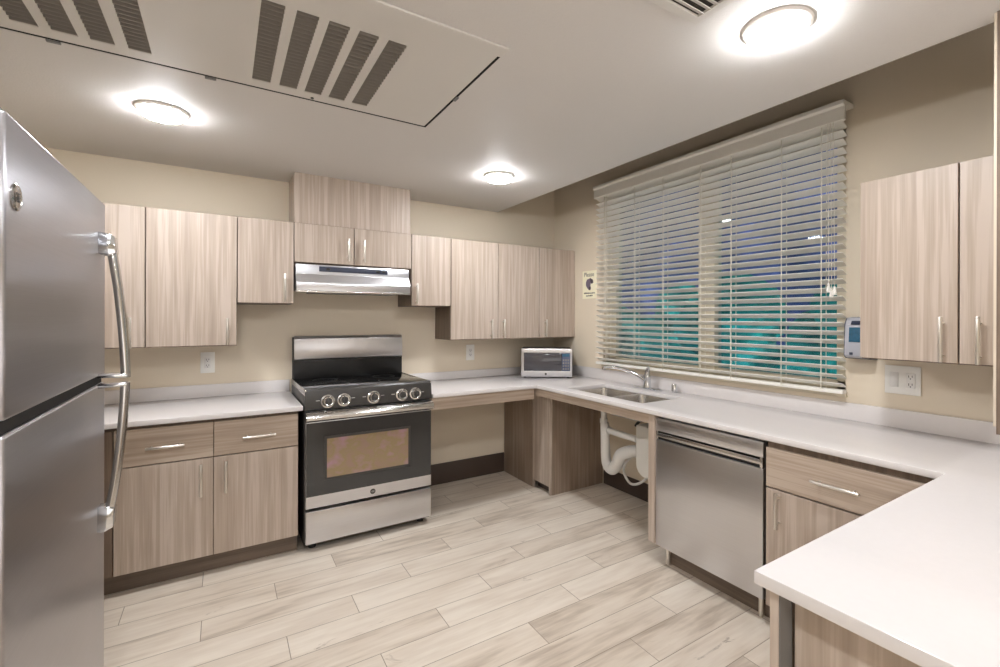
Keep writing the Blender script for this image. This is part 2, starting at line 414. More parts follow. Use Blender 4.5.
for y in (-.79, -1.09, -1.355, -1.655, -1.868, -2.167, -2.368):
    c = MB()
    for x in (1.549, 1.601): c.box(x-.0012, x+.0012, y-.002, y+.002, .985, 2.34)
    c.box(1.574, 1.576, y+.012, y+.0145, .985, 2.34)
    bpart('ladder_cord', c, M['cord'])
for k, (y, zb) in enumerate(((-2.415, 1.515), (-2.428, 1.49), (-2.441, 1.50))):
    c = MB(); c.tube([(1.527, y+.01, 2.31), (1.524, y+.004, 1.95), (1.522, y, zb)], .0013, 6)
    pc = bpart('pull_cord', c, M['cord'])
    t = MB(); t.lathe([(0, .0), (.004, .0), (.009, -.03), (.0095, -.042), (0, -.044)], Matrix.Translation((1.522, y, zb)), 14)
    bpart('tassel', t, M['slat'], pc)
bpart('tilt_wand', MB().cyl((1.53, -.79, 2.30), (1.528, -.80, 1.52), .003, n=8).cyl((1.528, -.80, 1.52), (1.528, -.80, 1.46), .006, n=10), M['cord'])

# ------------------------------------------------------------------ cabinets (local frame: x along face, -y to the room)
def pull(x, y, z, length, vert):
    b = MB(); r = .0068
    if vert:
        b.cyl((x, y-.032, z-length/2), (x, y-.032, z+length/2), r, n=12, bev=.001)
        for s in (-1, 1): b.cyl((x, y, z+s*length*.36), (x, y-.032, z+s*length*.36), .0045, n=10)
    else:
        b.cyl((x-length/2, y-.032, z), (x+length/2, y-.032, z), r, n=12, bev=.001)
        for s in (-1, 1): b.cyl((x+s*length*.36, y, z), (x+s*length*.36, y-.032, z), .0045, n=10)
    return b
DT = .019
def wall_cabinet(label, loc, w, h, d, doors, rz=0.0, hz=.085, hl=.155, wside=None):
    t = thing('wall_cabinet', label, 'cabinet', loc, rz)
    MB().box(0.001, w-.001, -d+DT+.002, -.0015, .001, h-.001, .0008, 1).build('cabinet_case', M['edge'], t)
    for xa, xb, hx in doors:
        dr = MB().box(xa+.003, xb-.003, -d, -d+DT, .006, h-.006, .0009, 1).build('door', M['wood'], t)
        pull(hx, -d, hz, hl, True).build('handle', M['nickel'], dr)
    return t
ZB, ZTP, ZS, DU = 1.172, 1.94, 1.423, .313
H = ZTP-ZB
wall_cabinet('tall wood wall cabinet partly hidden behind the refrigerator', (-1.767, 0, ZB), .42, H, DU, [(0, .42, .36)], hl=.165)
wall_cabinet('wide single-door wood wall cabinet above the left wall outlet', (-1.347, 0, ZB), .423, H, DU, [(0, .423, .374)], hl=.155)
wall_cabinet('short narrow wood wall cabinet just left of the range hood', (-.924, 0, ZS), .302, ZTP-ZS, DU, [(0, .302, .248)], hz=.1, hl=.17)
wall_cabinet('low two-door wood wall cabinet directly over the range hood', (-.622, 0, 1.684), .756, ZTP-1.684, DU, [(0, .362, .322), (.362, .756, .422)], hz=.1, hl=.15)
wall_cabinet('short narrow wood wall cabinet just right of the range hood', (.134, 0, ZS), .303, ZTP-ZS, DU, [(0, .303, .034)], hz=.09, hl=.145)
wall_cabinet('tall two-door wood wall cabinet above the counter near the corner', (.437, 0, ZB), .801, H, DU, [(0, .404, .337), (.404, .801, .448)], hl=.15)
wall_cabinet('single-door wood wall cabinet in the corner above the microwave', (1.238, 0, ZB), .383, H, DU, [(0, .383, .056)], hl=.145)
wall_cabinet('two-door wood wall cabinet right of the window beside the soap dispenser', (R, -2.641, ZB), .480, 1.925-ZB, .338, [(0, .319, .275), (.319, .480, .378)], rz=-PI/2, hz=.093, hl=.17)
# boxed duct cover above the hood cabinet
tag(MB().box(-.618, .134, -.28, -.0015, 0, ZC-ZTP-.002, .001, 1).build('duct_cover', M['edge' if False else 'wood'], loc=(0, 0, 0)), 'wood-faced duct cover box rising from the hood cabinet to the ceiling', 'duct cover').location = (0, 0, ZTP+.001)

# left base cabinet
t = thing('base_cabinet', 'wood base cabinet with two drawers over two doors left of the range', 'cabinet', (-1.43, 0, 0))
Wd = .80; DB = .62
MB().box(-.605, Wd-.001, -DB+DT+.002, -.0015, .095, ZCB-.001, .0008, 1).build('cabinet_case', M['edge'], t)
MB().box(-.605, Wd-.001, -.56, -.545, 0.0, .096).build('toe_kick', M['kick'], t)
MB().box(-.60, -.004, -DB+.004, -DB+DT+.001, .104, .795, .0009, 1).build('filler_panel', M['edge'], t)
for xa, xb, hx in ((0.0, .397, .343), (.397, .797, .450)):
    dr = MB().box(xa+.0015, xb-.0015, -DB, -DB+DT, .104, .611, .0009, 1).build('door', M['wood'], t)
    pull(hx, -DB, .506, .165, True).build('handle', M['nickel'], dr)
for xa, xb, hx in ((0.0, .397, .199), (.397, .797, .603)):
    dw = MB().box(xa+.0015, xb-.0015, -DB, -DB+DT, .617, .795, .0009, 1).build('drawer', M['woodh'], t)
    pull(hx, -DB, .700, .155, False).build('handle', M['nickel'], dw)
# right base cabinet (faces the room, -X)
t = thing('base_cabinet', 'wood base cabinet with one drawer over a door right of the dishwasher', 'cabinet', (R, -2.405, 0), -PI/2)
D2 = R-.985
MB().box(0.001, .60, -D2+DT+.002, -.015, .095, ZCB-.001, .0008, 1).build('cabinet_case', M['edge'], t)
MB().box(0.0, .60, -D2+.075, -D2+.09, 0.0, .096).build('toe_kick', M['kick'], t)
dr = MB().box(.003, .597, -D2, -D2+DT, .104, .612, .0009, 1).build('door', M['wood'], t); pull(.062, -D2, .533, .15, True).build('handle', M['nickel'], dr)
dw = MB().box(.003, .597, -D2, -D2+DT, .619, .786, .0009, 1).build('drawer', M['woodh'], t); pull(.282, -D2, .700, .17, False).build('handle', M['nickel'], dw)
# peninsula base (doors face -X)
t = thing('peninsula_cabinet', 'wood base cabinet under the peninsula end of the white counter', 'cabinet', (-.005, .013, 0))
MB().box(.0, .93, -3.70, -3.06, .095, ZCB-.001, .0008, 1).build('cabinet_case', M['edge'], t)
MB().box(.03, .045, -3.70, -3.06, 0, .096).build('toe_kick', M['kick'], t)
MB().box(-.08, .93, -3.058, -3.041, 0, ZCB-.001, .0006, 1).build('end_panel', M['wood'], t)
MB().box(-.0785, -.034, -3.0605, -3.0585, 0, ZCB-.001).build('panel_edge', M['mgrey'], t)
for ya, yb in ((-3.38, -3.066), (-3.70, -3.383)):
    dr = MB().box(-.036, -.017, ya, yb, 0.104, .808, .0009, 1).build('door', M['wood'], t)
# open knee-space fronts and the boxed corner
tag(MB().box(.160, .972, -.632, -.613, 0, ZCB-.733-.001, .0008, 1).build('apron_panel', M['woodh'], loc=(0, 0, 0)), 'wood apron under the counter edge between range and corner', 'apron panel').location = (0, 0, .733)
o = tag(MB().box(.992, 1.011, -1.743, -.60, 0, ZCB-.760-.001, .0008, 1).build('apron_panel', M['woodh'], loc=(0, 0, 0)), 'wood apron under the counter edge in front of the sink', 'apron panel'); o.location = (0, 0, .760)
t = thing('corner_enclosure', 'wood boxed corner enclosure between the two open knee spaces', 'enclosure', (0, 0, 0))
MB().box(1.078, 1.097, -.449, -.013, 0, ZCB-.001, .0006, 1).build('side_panel', M['woodshade'], t)
c = MB(); c.box(1.082, 1.101, -.687, -.4505, .062, ZCB-.001, .0006, 1).box(1.082, 1.101, -.4625, -.4505, 0, .061).box(1.082, 1.101, -.687, -.672, 0, .061)
c.build('filler_strip', M['wood'], t)
MB().box(1.13, 1.14, -.671, -.463, 0, .06).build('toe_kick', M['base'], t)
MB().box(1.102, R-.013, -.690, -.671, 0, ZCB-.001, .0006, 1).build('side_panel', M['woodshade'], t)
tag(MB().prism([(.99, .113), (1.20, .113), (1.20, 0), (R-.014, 0), (R-.014, ZCB-.002), (.99, ZCB-.002)], 'y', -1.781, -1.739).build('support_panel', M['wood'], loc=(1.2, -1.766, 0)), 'wood support panel beside the dishwasher at the sink opening', 'support panel')

# ------------------------------------------------------------------ worktops
t = thing('worktop', 'white quartz worktop left of the range with low backsplash', 'worktop', (-1.35, -.33, ZCB))
def off(mb, o): mb.bm.transform(Matrix.Translation(-Vector(o))); return mb
off(MB().box(XL+.001, -.613, -.653, -.0015, ZCB, ZCT, .002), (-1.35, -.33, ZCB)).build('slab', M['quartz'], t)
off(MB().box(XL+.001, -.613, -.0135, -.0015, ZCT, 0.919, .0015), (-1.35, -.33, ZCB)).build('backsplash', M['quartz'], t)
CO = (1.2, -1.6, ZCB)
t = thing('worktop', 'white quartz worktop running from range past sink to peninsula', 'worktop', CO)
xs = [-.105, .163, .976, 1.085, 1.45, R-.002]; ys = [-3.74, -3.007, -1.605, -.885, -.653, -.002]
def ins(x, y):
    if 1.085 < x < 1.45 and -1.605 < y < -.885: return False
    return (y > -.653 and x > .163) or x > .976 or y < -3.007
off(MB().grid('z', xs, ys, ins, ZCB, ZCT, .002), CO).build('slab', M['quartz'], t)
off(MB().box(.163, R-.014, -.0135, -.0015, ZCT, 0.904, .0015), CO).build('backsplash', M['quartz'], t)
off(MB().box(R-.0135, R-.0015, -3.74, -.0015, ZCT, 0.926, .0015), CO).build('backsplash', M['quartz'], t)

# ------------------------------------------------------------------ sink and faucet
SO = (1.27, -1.24, ZCB)
t = thing('kitchen_sink', 'stainless double-bowl sink set into the counter below the window', 'sink', SO)
def bowl(y0, y1):
    L = []
    for ins_, z, r in ((-.012, ZCB-.001, .05), (0, ZCB-.001, .045), (.004, ZCB-.04, .045), (.008, ZCB-.075, .05), (.03, ZCB-.095, .06), (.1, ZCB-.10, .05)):
        L.append(rrect(1.078+ins_, 1.457-ins_, y0+ins_, y1-ins_, z, r))
    return off(MB().loops(L), SO)
b1 = bowl(-1.225, -.878).build('bowl', M['steelp'], t)
b2 = bowl(-1.612, -1.255).build('bowl', M['steelp'], t)
for bo, y in ((b1, -1.05), (b2, -1.433)):
    off(MB().lathe([(0, 0), (.03, 0), (.042, .003), (.045, 0)], Matrix.Translation((1.268, y, ZCB-.0995)), 24), SO).build('drain', M['chrome'], bo)
off(MB().box(1.09, 1.445, -1.252, -1.228, ZCB-.03, ZCB-.006, .006), SO).build('divider', M['steelp'], t)

FO = (1.535, -1.23, ZCT)
t = thing('faucet', 'chrome single-lever kitchen faucet behind the sink', 'faucet', FO)
off(MB().loops([rrect(1.505, 1.565, -1.36, -1.10, ZCT+.0005, .03), rrect(1.505, 1.565, -1.36, -1.10, ZCT+.008, .03), rrect(1.512, 1.558, -1.35, -1.11, ZCT+.013, .023)]), FO).build('base_plate', M['chrome'], t)
off(MB().lathe([(0, .012), (.03, .012), (.027, .03), (.024, .07), (.026, .085), (.024, .1), (0, .104)], Matrix.Translation((1.535, -1.23, ZCT)), 28), FO).build('body', M['chrome'], t)
off(MB().tube([(1.532, -1.222, ZCT+.055), (1.49, -1.17, ZCT+.10), (1.43, -1.10, ZCT+.135), (1.375, -1.035, ZCT+.148), (1.345, -1.0, ZCT+.143), (1.34, -.995, ZCT+.125)], [.014, .0125, .0115, .011, .011, .0105], 14), FO).build('spout', M['chrome'], t)
off(MB().tube([(1.535, -1.23, ZCT+.098), (1.536, -1.232, ZCT+.125), (1.53, -1.245, ZCT+.15), (1.515, -1.26, ZCT+.158)], [.02, .016, .011, .008], 12), FO).build('lever', M['chrome'], t)
tag(MB().lathe([(0, 0), (.024, 0), (.024, .004), (.0185, .006), (.0185, .05), (.016, .056), (0, .057)], None, 24).build('sink_air_gap', M['chrome'], loc=(0, 0, 0)), 'small chrome air gap cap on the counter right of the faucet', 'air gap').location = (1.575, -1.435, ZCT+.0005)

# plumbing below the sink
PO = (1.3, -1.1, .30)
t = thing('drain_pipe', 'white wrapped drain trap and pipes hanging under the sink', 'drain pipe', PO)
off(MB().cyl((1.28, -1.06, ZCB-.102), (1.28, -1.06, .60), .02).cyl((1.28, -1.06, .63), (1.28, -1.06, .60), .027), PO).build('tailpiece', M['pvc'], t)
off(MB().tube([(1.29, -1.06, .60), (1.295, -1.06, .48), (1.30, -1.062, .36), (1.302, -1.08, .30), (1.303, -1.125, .285), (1.305, -1.17, .33), (1.31, -1.20, .40), (1.34, -1.255, .432), (1.42, -1.295, .437), (1.608, -1.30, .437)],
                 [.03, .032, .034, .038, .04, .042, .042, .042, .04, .04], 16), PO).build('trap_cover', M['pvc'], t)
off(MB().cyl((1.30, -1.06, .548), (1.32, -1.341, .538), .022).cyl((1.299, -1.045, .548), (1.302, -1.09, .547), .031), PO).build('cross_pipe', M['pvc'], t)
WO = (1.33, -1.50, .30)
t = thing('undersink_unit', 'white rounded box hanging under the sink next to the dishwasher panel', 'undersink unit', WO)
pr = [(-1.730, .64), (-1.345, .64), (-1.345, .40)]
for k in range(1, 7):
    a = PI/2*k/6; pr.append((-1.425+.08*math.cos(a), .385-.08*math.sin(a)))
pr += [(-1.730, .30)]
off(MB().prism(pr, 'x', 1.30, 1.46, .012), WO).build('shell', M['white'], t)
off(MB().tube([(1.38, -1.5, .635), (1.38, -1.47, .652), (1.39, -1.40, .655), (1.40, -1.3, .645), (1.40, -1.25, .60)], .010, 10), WO).build('hanger', M['black'], t)
HS = [([(1.611, -1.20, .42), (1.50, -1.16, .37), (1.43, -1.13, .31), (1.42, -1.12, .24), (1.42, -1.18, .18), (1.42, -1.26, .20), (1.45, -1.32, .26), (1.611, -1.33, .36)], 'thin white supply hose looping below the drain trap'),
      ([(1.611, -1.385, .46), (1.53, -1.28, .36), (1.51, -1.36, .25), (1.50, -1.42, .17), (1.50, -1.50, .07), (1.50, -1.6, .012)], 'white supply hose hanging down past the undersink box')]
for p, l in HS: tag(MB().tube(p, .009, 10).build('supply_hose', M['pvc'], loc=p[0]), l, 'hose')
tag(MB().tube([(1.44, -1.50, .30), (1.43, -1.46, .25), (1.43, -1.5, .2), (1.45, -1.58, .21), (1.44, -1.62, .16), (1.50, -1.68, .12), (1.611, -1.70, .12)], .01, 8).build('supply_hose', M['black'], loc=(1.44, -1.5, .30)), 'black hose curling below the undersink box', 'hose')

# ------------------------------------------------------------------ range
GO = (-.224, -.33, 0)
t = thing('range', 'freestanding stainless electric range with black glass cooktop between the counters', 'range', GO); t.scale = (1, 1, .992)
x0, x1 = -.602, .154
def gp(name, mb, mat, parent=None): return off(mb, GO).build(name, mat, parent or t)
gp('body', MB().box(x0, x1, -.615, -.02, .03, .915, .002), M['dgrey'])
for x in (x0+.05, x1-.05):
    gp('foot', MB().cyl((x, -.57, 0), (x, -.57, .035), .022, n=16), M['black'])
gp('cooktop', MB().box(x0+.004, x1-.004, -.628, -.06, .917, .9335, .002), M['blackglass'])
for xa in (x0-.001, x1-.008): gp('cooktop_trim', MB().box(xa, xa+.009, -.64, -.02, .90, .9345, .002), M['steelp'])
for cx, cy, r in ((-.42, -.20, .075), (-.42, -.45, .10), (-.03, -.20, .075), (-.03, -.45, .10)):
    gp('burner_mark', MB().lathe([(r-.003, 0), (r, .0006), (r+.003, 0)], Matrix.Translation((cx, cy, .9334)), 40), M['black'])
gp('backguard', MB().box(x0+.004, x1-.004, -.058, -.004, .915, 1.215, .004), M['black'])
bk = MB(); bk.prism([(-.060, 1.057), (-.082, 1.066), (-.080, 1.205), (-.066, 1.222), (-.03, 1.224), (-.03, 1.057)], 'x', x0+.010, x1-.010, .002)
gp('backguard_panel', bk, M['steel'])
cp = MB(); cp.prism([(-.616, .822), (-.652, .822), (-.640, .925), (-.630, .936), (-.60, .936), (-.60, .916), (-.616, .916)], 'x', x0, x1, .0015)
pn = gp('control_panel', cp, M['dgrey'])
tl = math.atan2(.012, .103)
for kx in (-.482, -.392, -.220, -.045, .043):
    Mk = Matrix.Translation((kx, -.6475, .862)) @ Matrix.Rotation(PI/2-tl*1.0, 4, 'X')
    kn = MB().lathe([(0, .0), (.0385, 0), (.0385, .006), (.031, .009), (.0285, .026), (.026, .03), (.021, .028), (0, .027)], Mk, 32)
    kb = gp('knob', kn, M['steelp'])
    gp('knob_face', MB().lathe([(0, .0295), (.019, .0295), (.0205, .028), (.0205, .026)], Mk, 24).box(-.0035, .0035, -.019, .019, .028, .036, .001, mat=Mk), M['dgrey'], kb)
for kx in (-.535, -.340, -.275, -.165, -.1, .09):
    gp('marking', MB().box(kx-.010, kx+.010, -.6505, -.6455, .868, .871), M['inklight'], pn)
dm = MB(); dm.box(x0+.004, x1-.004, -.652, -.617, .252, .812, .003)
od = gp('oven_door', dm, M['steel'])
gp('door_glass', MB().box(x0+.006, x1-.006, -.6545, -.650, .322, .745, .0008, 1), M['doorglass'], od)
def oven_window():
    m, nt, b = new_mat('oven window with faint interior'); b.inputs['Roughness'].default_value = .05
    tc = N(nt, 'ShaderNodeTexCoord'); n = N(nt, 'ShaderNodeTexNoise'); n.inputs['Scale'].default_value = 13
    mp = N(nt, 'ShaderNodeMapping'); mp.inputs['Scale'].default_value = (1, 1, 1.3); nt.links.new(tc.outputs['Object'], mp.inputs[0]); nt.links.new(mp.outputs[0], n.inputs['Vector'])
    rp = N(nt, 'ShaderNodeValToRGB'); e = rp.color_ramp.elements
    e[0].position = .36; e[0].color = lin((154, 128, 112)); e[1].position = .68; e[1].color = lin((170, 134, 142)); q = e.new(.5); q.color = lin((150, 132, 98))
    nt.links.new(n.outputs['Color'], rp.inputs[0]); nt.links.new(rp.outputs[0], b.inputs['Base Color'])
    return m
gp('door_window', MB().box(-.486, -.004, -.6555, -.654, .418, .645, .0004, 1), oven_window(), od)
fr = MB(); fr.grid('y', [-.50, -.486, -.004, .01], [.405, .418, .645, .66], lambda u, v: not (-.486 < u < -.004 and .418 < v < .645), -.6552, -.654)
gp('window_border', fr, M['dgrey'], od)
hd = MB(); hd.prism([(-.653, .748), (-.668, .752), (-.690, .765), (-.694, .780), (-.686, .797), (-.668, .808), (-.653, .812)], 'x', x0+.002, x1-.002, .002)
gp('handle', hd, M['steelp'], od)
bd = MB(); Mb = Matrix.Translation((-.224, -.6525, .286)) @ Matrix.Rotation(PI/2, 4, 'X')
bd.lathe([(0, 0), (.016, 0), (.016, .0015), (.0135, .002), (.0135, .0012), (0, .0012)], Mb, 28)
bdg = gp('badge', bd, M['dgrey'], od)
gp('storage_drawer', MB().box(x0+.004, x1-.004, -.655, -.617, .05, .236, .004), M['steel'])
gp('badge_lettering', MB().text('GE', .015, Matrix.Translation((-.224, -.6548, .286)) @ Matrix.Rotation(PI/2, 4, 'X')), M['inklight'])

# ------------------------------------------------------------------ range hood
HO = (-.23, -.16, 1.50)
t = thing('range_hood', 'stainless under-cabinet range hood above the range', 'range hood', (HO[0]-.016, HO[1], HO[2]-.004))
def hp(name, mb, mat, parent=None): return off(mb, HO).build(name, mat, parent or t)
h = MB()
h.prism([(-.002, 1.685), (-.300, 1.685), (-.306, 1.622), (-.336, 1.566), (-.338, 1.512), (-.325, 1.508), (-.002, 1.53)], 'x', -.595, .132, .0015)
hp('canopy', h, M['steel'])
hp('control_strip', MB().box(-.459, -.02, -.3075, -.301, 1.641, 1.674, .001), M['bluegrey'])
for x in (-.405, -.085, -.045): hp('switch', MB().box(x-.012, x+.012, -.312, -.3070, 1.650, 1.665, .002), M['black'])
hp('front_lip', MB().box(-.597, .134, -.340, -.325, 1.504, 1.516, .002), M['steelp'])
hp('filter', MB().box(-.50, .05, -.30, -.06, 1.506, 1.526, .001), M['mgrey'])

# ------------------------------------------------------------------ dishwasher
DO = (1.3, -2.09, 0)
t = thing('dishwasher', 'stainless steel dishwasher below the counter right of the sink', 'dishwasher', DO)
def dp(name, mb, mat, parent=None): return off(mb, DO).build(name, mat, parent or t)
y0, y1 = -2.388, -1.784
dp('tub', MB().box(1.035, 1.58, y0-.004, y1+.001, .10, .808), M['black'])
dd = MB(); dd.box(.997, 1.034, y0, y1, .107, .682, .003).box(.997, 1.034, y0, y1, 0.730, .799, .003).box(1.012, 1.034, y0+.002, y1-.002, .680, .732)
do_ = dp('door', dd, M['steel'])
hh = MB(); hh.box(.995, 1.004, y0+.012, y1-.012, .698, .721, .003)
dp('handle', hh, M['steelp'], do_)
dp('handle_recess', MB().box(1.0105, 1.0125, y0+.01, y1-.01, .682, .730), M['black'], do_)
for ya in (y1-.016, y0+.002): dp('handle_end', MB().box(.996, 1.012, ya, ya+.014, .682, .730, .002), M['steelp'], do_)
dp('toe_kick', MB().box(1.068, 1.08, y0-.005, y1-.03, 0, .064), M['kick'])
for y in (y0+.04, y1-.04): dp('leg', MB().cyl((1.055, y, 0), (1.055, y, .105), .012, n=12), M['nickel'])

# ------------------------------------------------------------------ refrigerator
RO = (-1.68, -1.988, 0)
t = thing('refrigerator', 'tall stainless top-freezer refrigerator at the left', 'refrigerator', (RO[0]-.017, RO[1], RO[2]))
def fp(name, mb, mat, parent=None): return off(mb, RO).build(name, mat, parent or t)
fy0, fy1 = -2.405, -1.612; FX = -1.285
fp('case', MB().box(-2.06, -1.36, fy0+.005, fy1-.004, .03, 1.675, .004), M['dgrey'])
fp('base_grille', MB().box(-1.40, -1.345, fy0+.01, fy1-.01, .012, .055, .003), M['black'])
fd = MB(); fd.box(FX-.068, FX, fy0, fy1, 1.164, 1.69, .006, 3)
frz = fp('freezer_door', fd, M['fridge'])
fd = MB(); fd.box(FX-.068, FX, fy0, fy1, .06, 1.139, .006, 3)
frd = fp('fridge_door', fd, M['fridge'])
fp('gasket', MB().box(FX-.068, FX-.007, fy0+.004, fy1-.008, 1.137, 1.166), M['gap'])
fp('hinge', MB().box(FX-.05, FX-.008, fy0+.004, fy0+.05, 1.145, 1.156, .002), M['nickel'])
fp('hinge_cover', MB().box(FX-.06, FX-.015, fy0+.01, fy0+.07, 1.69, 1.703, .003), M['mgrey'])
hy = -1.690
fp('handle', MB().tube([(-1.262, hy, 1.566), (-1.252, hy, 1.50), (-1.240, hy, 1.40), (-1.231, hy, 1.29), (-1.226, hy, 1.20), (-1.225, hy, 1.158)], .012, 16, flat=(.012, .018)), M['steelp'], frz)
fp('handle_mount', MB().prism([(FX-.002, 1.592), (FX-.002, 1.528), (-1.262, 1.520), (-1.244, 1.53), (-1.248, 1.580), (-1.262, 1.588)], 'y', hy-.023, hy+.023, .004), M['chrome'], frz)
fp('handle_mount', MB().prism([(FX-.002, 1.172), (FX-.002, 1.160), (-1.222, 1.158), (-1.217, 1.166), (-1.225, 1.170), (-1.262, 1.172)], 'y', hy-.02, hy+.016, .002), M['chrome'], frz)
fp('handle', MB().tube([(-1.226, hy, 1.142), (-1.228, hy, 1.08), (-1.233, hy, 1.0), (-1.241, hy, .91), (-1.252, hy, .82), (-1.266, hy, .735)], .012, 16, flat=(.012, .018)), M['steelp'], frd)
fp('handle_mount', MB().prism([(FX-.002, 1.142), (FX-.002, 1.128), (-1.262, 1.130), (-1.225, 1.132), (-1.217, 1.138), (-1.222, 1.144)], 'y', hy-.02, hy+.016, .002), M['chrome'], frd)
fp('handle_mount', MB().prism([(FX-.002, .780), (FX-.002, .705), (-1.268, .705), (-1.250, .715), (-1.246, .768), (-1.258, .778)], 'y', hy-.023, hy+.023, .004), M['chrome'], frd)
Mb = Matrix.Translation((FX-.001, -2.365, 1.55)) @ Matrix.Rotation(PI/2, 4, 'Y')
bg = fp('badge', MB().lathe([(0, 0), (.023, 0), (.024, .004), (.021, .006), (.018, .0045), (0, .0045)], Mb, 32), M['steelp'], frz)
fp('badge_lettering', MB().text('GE', .022, Matrix.Translation((FX+.0045, -2.365, 1.55)) @ Matrix.Rotation(PI/2, 4, 'Z') @ Matrix.Rotation(PI/2, 4, 'X')), M['dgrey'], bg)

# ------------------------------------------------------------------ microwave
wx, wy = 1.095, -.258; ang = math.atan2(-.245, .345); mw, mh, md = .423, .246, .285
t = thing('microwave', 'small silver countertop microwave standing diagonally in the counter corner', 'microwave', (wx, wy, ZCT), ang)
MB().box(.003, mw-.003, .022, md, .014, mh-.002, .004).build('case', M['dgrey'], t)
g = MB(); g.grid('y', [0, .022, mw-.016, mw], [.012, .06, mh-.034, mh], lambda u, v: not (.022 < u < mw-.016 and .06 < v < mh-.034), 0, .021, .0015)
fc = g.build('front_frame', M['steel'], t)
MB().box(.022, .335, .005, .02, .06, mh-.034, .001).build('door_window', M['mwdoor'], t)
kp = MB().box(.337, mw-.016, .005, .02, .06, mh-.034, .001).build('keypad', M['mwpad'], t)
MB().box(.343, mw-.022, .0035, .006, mh-.066, mh-.042, .0005, 1).build('display', M['blue'], kp)
b = MB()
for i in range(3):
    for j in range(4): b.box(.345+.020*i, .359+.020*i, .004, .006, .070+.024*j, .086+.024*j)
b.build('button', M['mgrey'], kp)
MB().lathe([(0, 0), (.009, 0), (.009, .002), (0, .0025)], Matrix.Translation((.205, .0005, .036)) @ Matrix.Rotation(PI/2, 4, 'X'), 20).build('badge', M['dgrey'], fc)
for x in (.03, mw-.03):
    for y in (.05, md-.03): MB().cyl((x, y, .0005), (x, y, .0145), .012, n=12).build('foot', M['black'], t)

# ------------------------------------------------------------------ wall plates, sign, soap dispenser
def plate(label, loc, w, h, kinds, rz=0.0, cat='outlet'):
    t = thing('wall_outlet' if cat == 'outlet' else 'light_switch', label, cat, loc, rz)
    MB().box(-w/2, w/2, -.007, -.0008, -h/2, h/2, .002).build('cover_plate', M['white'], t)
    for cx, kd in kinds:
        if kd == 'switch':
            MB().box(cx-.017, cx+.017, -.0095, -.006, -.034, .034, .0015).build('rocker', M['pvc'], t)
        else:
            MB().box(cx-.017, cx+.017, -.009, -.006, -.034, .034, .001).build('receptacle', M['pvc'], t)
            s = MB()
            for dz in (-.018, .018):
                s.box(cx-.0075, cx-.005, -.0095, -.0088, dz-.004, dz+.006).box(cx+.005, cx+.0075, -.0095, -.0088, dz-.003, dz+.006).cyl((cx, -.0088, dz-.009), (cx, -.0095, dz-.009), .0026, n=10)
            s.build('slot', M['ink'], t)
    return t
plate('white wall outlet above the left counter beside the range', (-1.074, 0, 1.056), .075, .13, [(0, 'outlet')])
plate('white wall outlet on the back wall left of the microwave', (.75, 0, 1.052), .076, .13, [(0, 'outlet')])
plate('white double plate with rocker switch and outlet under the right wall cabinet', (R, -2.682, 1.062), .135, .13, [(-.031, 'switch'), (.031, 'outlet')], -PI/2)
# notice on the window wall (faces -X)
t = thing('wall_notice', 'cream paper notice with a dark picture on the wall left of the window', 'sign', (R, -.508, 1.626), -PI/2)
MB().box(-.09, .09, -.0025, -.0008, -.118, .118).build('sheet', M['paper'], t)
Rx = Matrix.Rotation(PI/2, 4, 'X')
s = MB(); s.text('Please', .052, Matrix.Translation((-.005, -.0028, .085)) @ Matrix.Shear('XZ', 4, (.0, .0)) @ Rx, .0003); s.build('lettering', M['ink'], t)
p = MB()
def blob(pts, y0, y1): p.prism(pts, 'y', y0, y1)
blob([(-.045, .02), (-.03, .045), (-.005, .05), (.012, .058), (.022, .05), (.045, .04), (.05, .015), (.03, .005), (.018, .012), (.012, -.005), (.02, -.03), (.012, -.048), (-.008, -.045), (-.03, -.025), (-.045, -.005)], -.0032, -.0025)
p.build('picture', M['purple'], t)
for pts in ([(.008, .052), (.022, .05), (.045, .04), (.048, .018), (.03, .008), (.016, .02)], [(-.005, -.02), (.014, -.015), (.018, -.032), (.01, -.046), (-.004, -.042)]):
    p = MB(); blob(pts, -.0036, -.0031); p.build('picture_shading', M['ink'], t)
p = MB(); rr = random.Random(5)
for z, w in ((-.072, .07), (-.094, .042)):
    x = -w
    while x < w:
        l = rr.uniform(.006, .014); p.box(x, min(x+l, w), -.0032, -.0025, z-.005, z+rr.uniform(.003, .007)); x += l+.0035
p.build('small_print', M['ink'], t)
# soap dispenser
t = thing('soap_dispenser', 'grey wall soap dispenser mounted between window and right wall cabinet', 'soap dispenser', (R, -2.53, 1.146), -PI/2)
MB().prism([(-.0015, .0), (-.07, .005), (-.085, .02), (-.08, .17), (-.06, .2), (-.0015, .205)], 'x', -.056, .056, .004).build('housing', M['bluegrey'], t)
MB().prism([(-.072, .006), (-.094, .018), (-.0955, .05), (-.087, .165), (-.066, .204), (-.055, .200), (-.055, .01)], 'x', -.050, .050, .006).build('front_cover', M['silver'], t)
MB().prism([(-.0945, .085), (-.0895, .155), (-.086, .155), (-.091, .085)], 'x', -.030, .030).build('window', M['blue'], t)
MB().prism([(-.0890, .168), (-.0760, .186), (-.074, .184), (-.086, .168)], 'x', -.024, .024).build('logo_mark', M['bluegrey'], t)
MB().box(-.026, -.012, -.0985, -.094, .024, .036, .001).build('level_mark', M['bluegrey'], t)

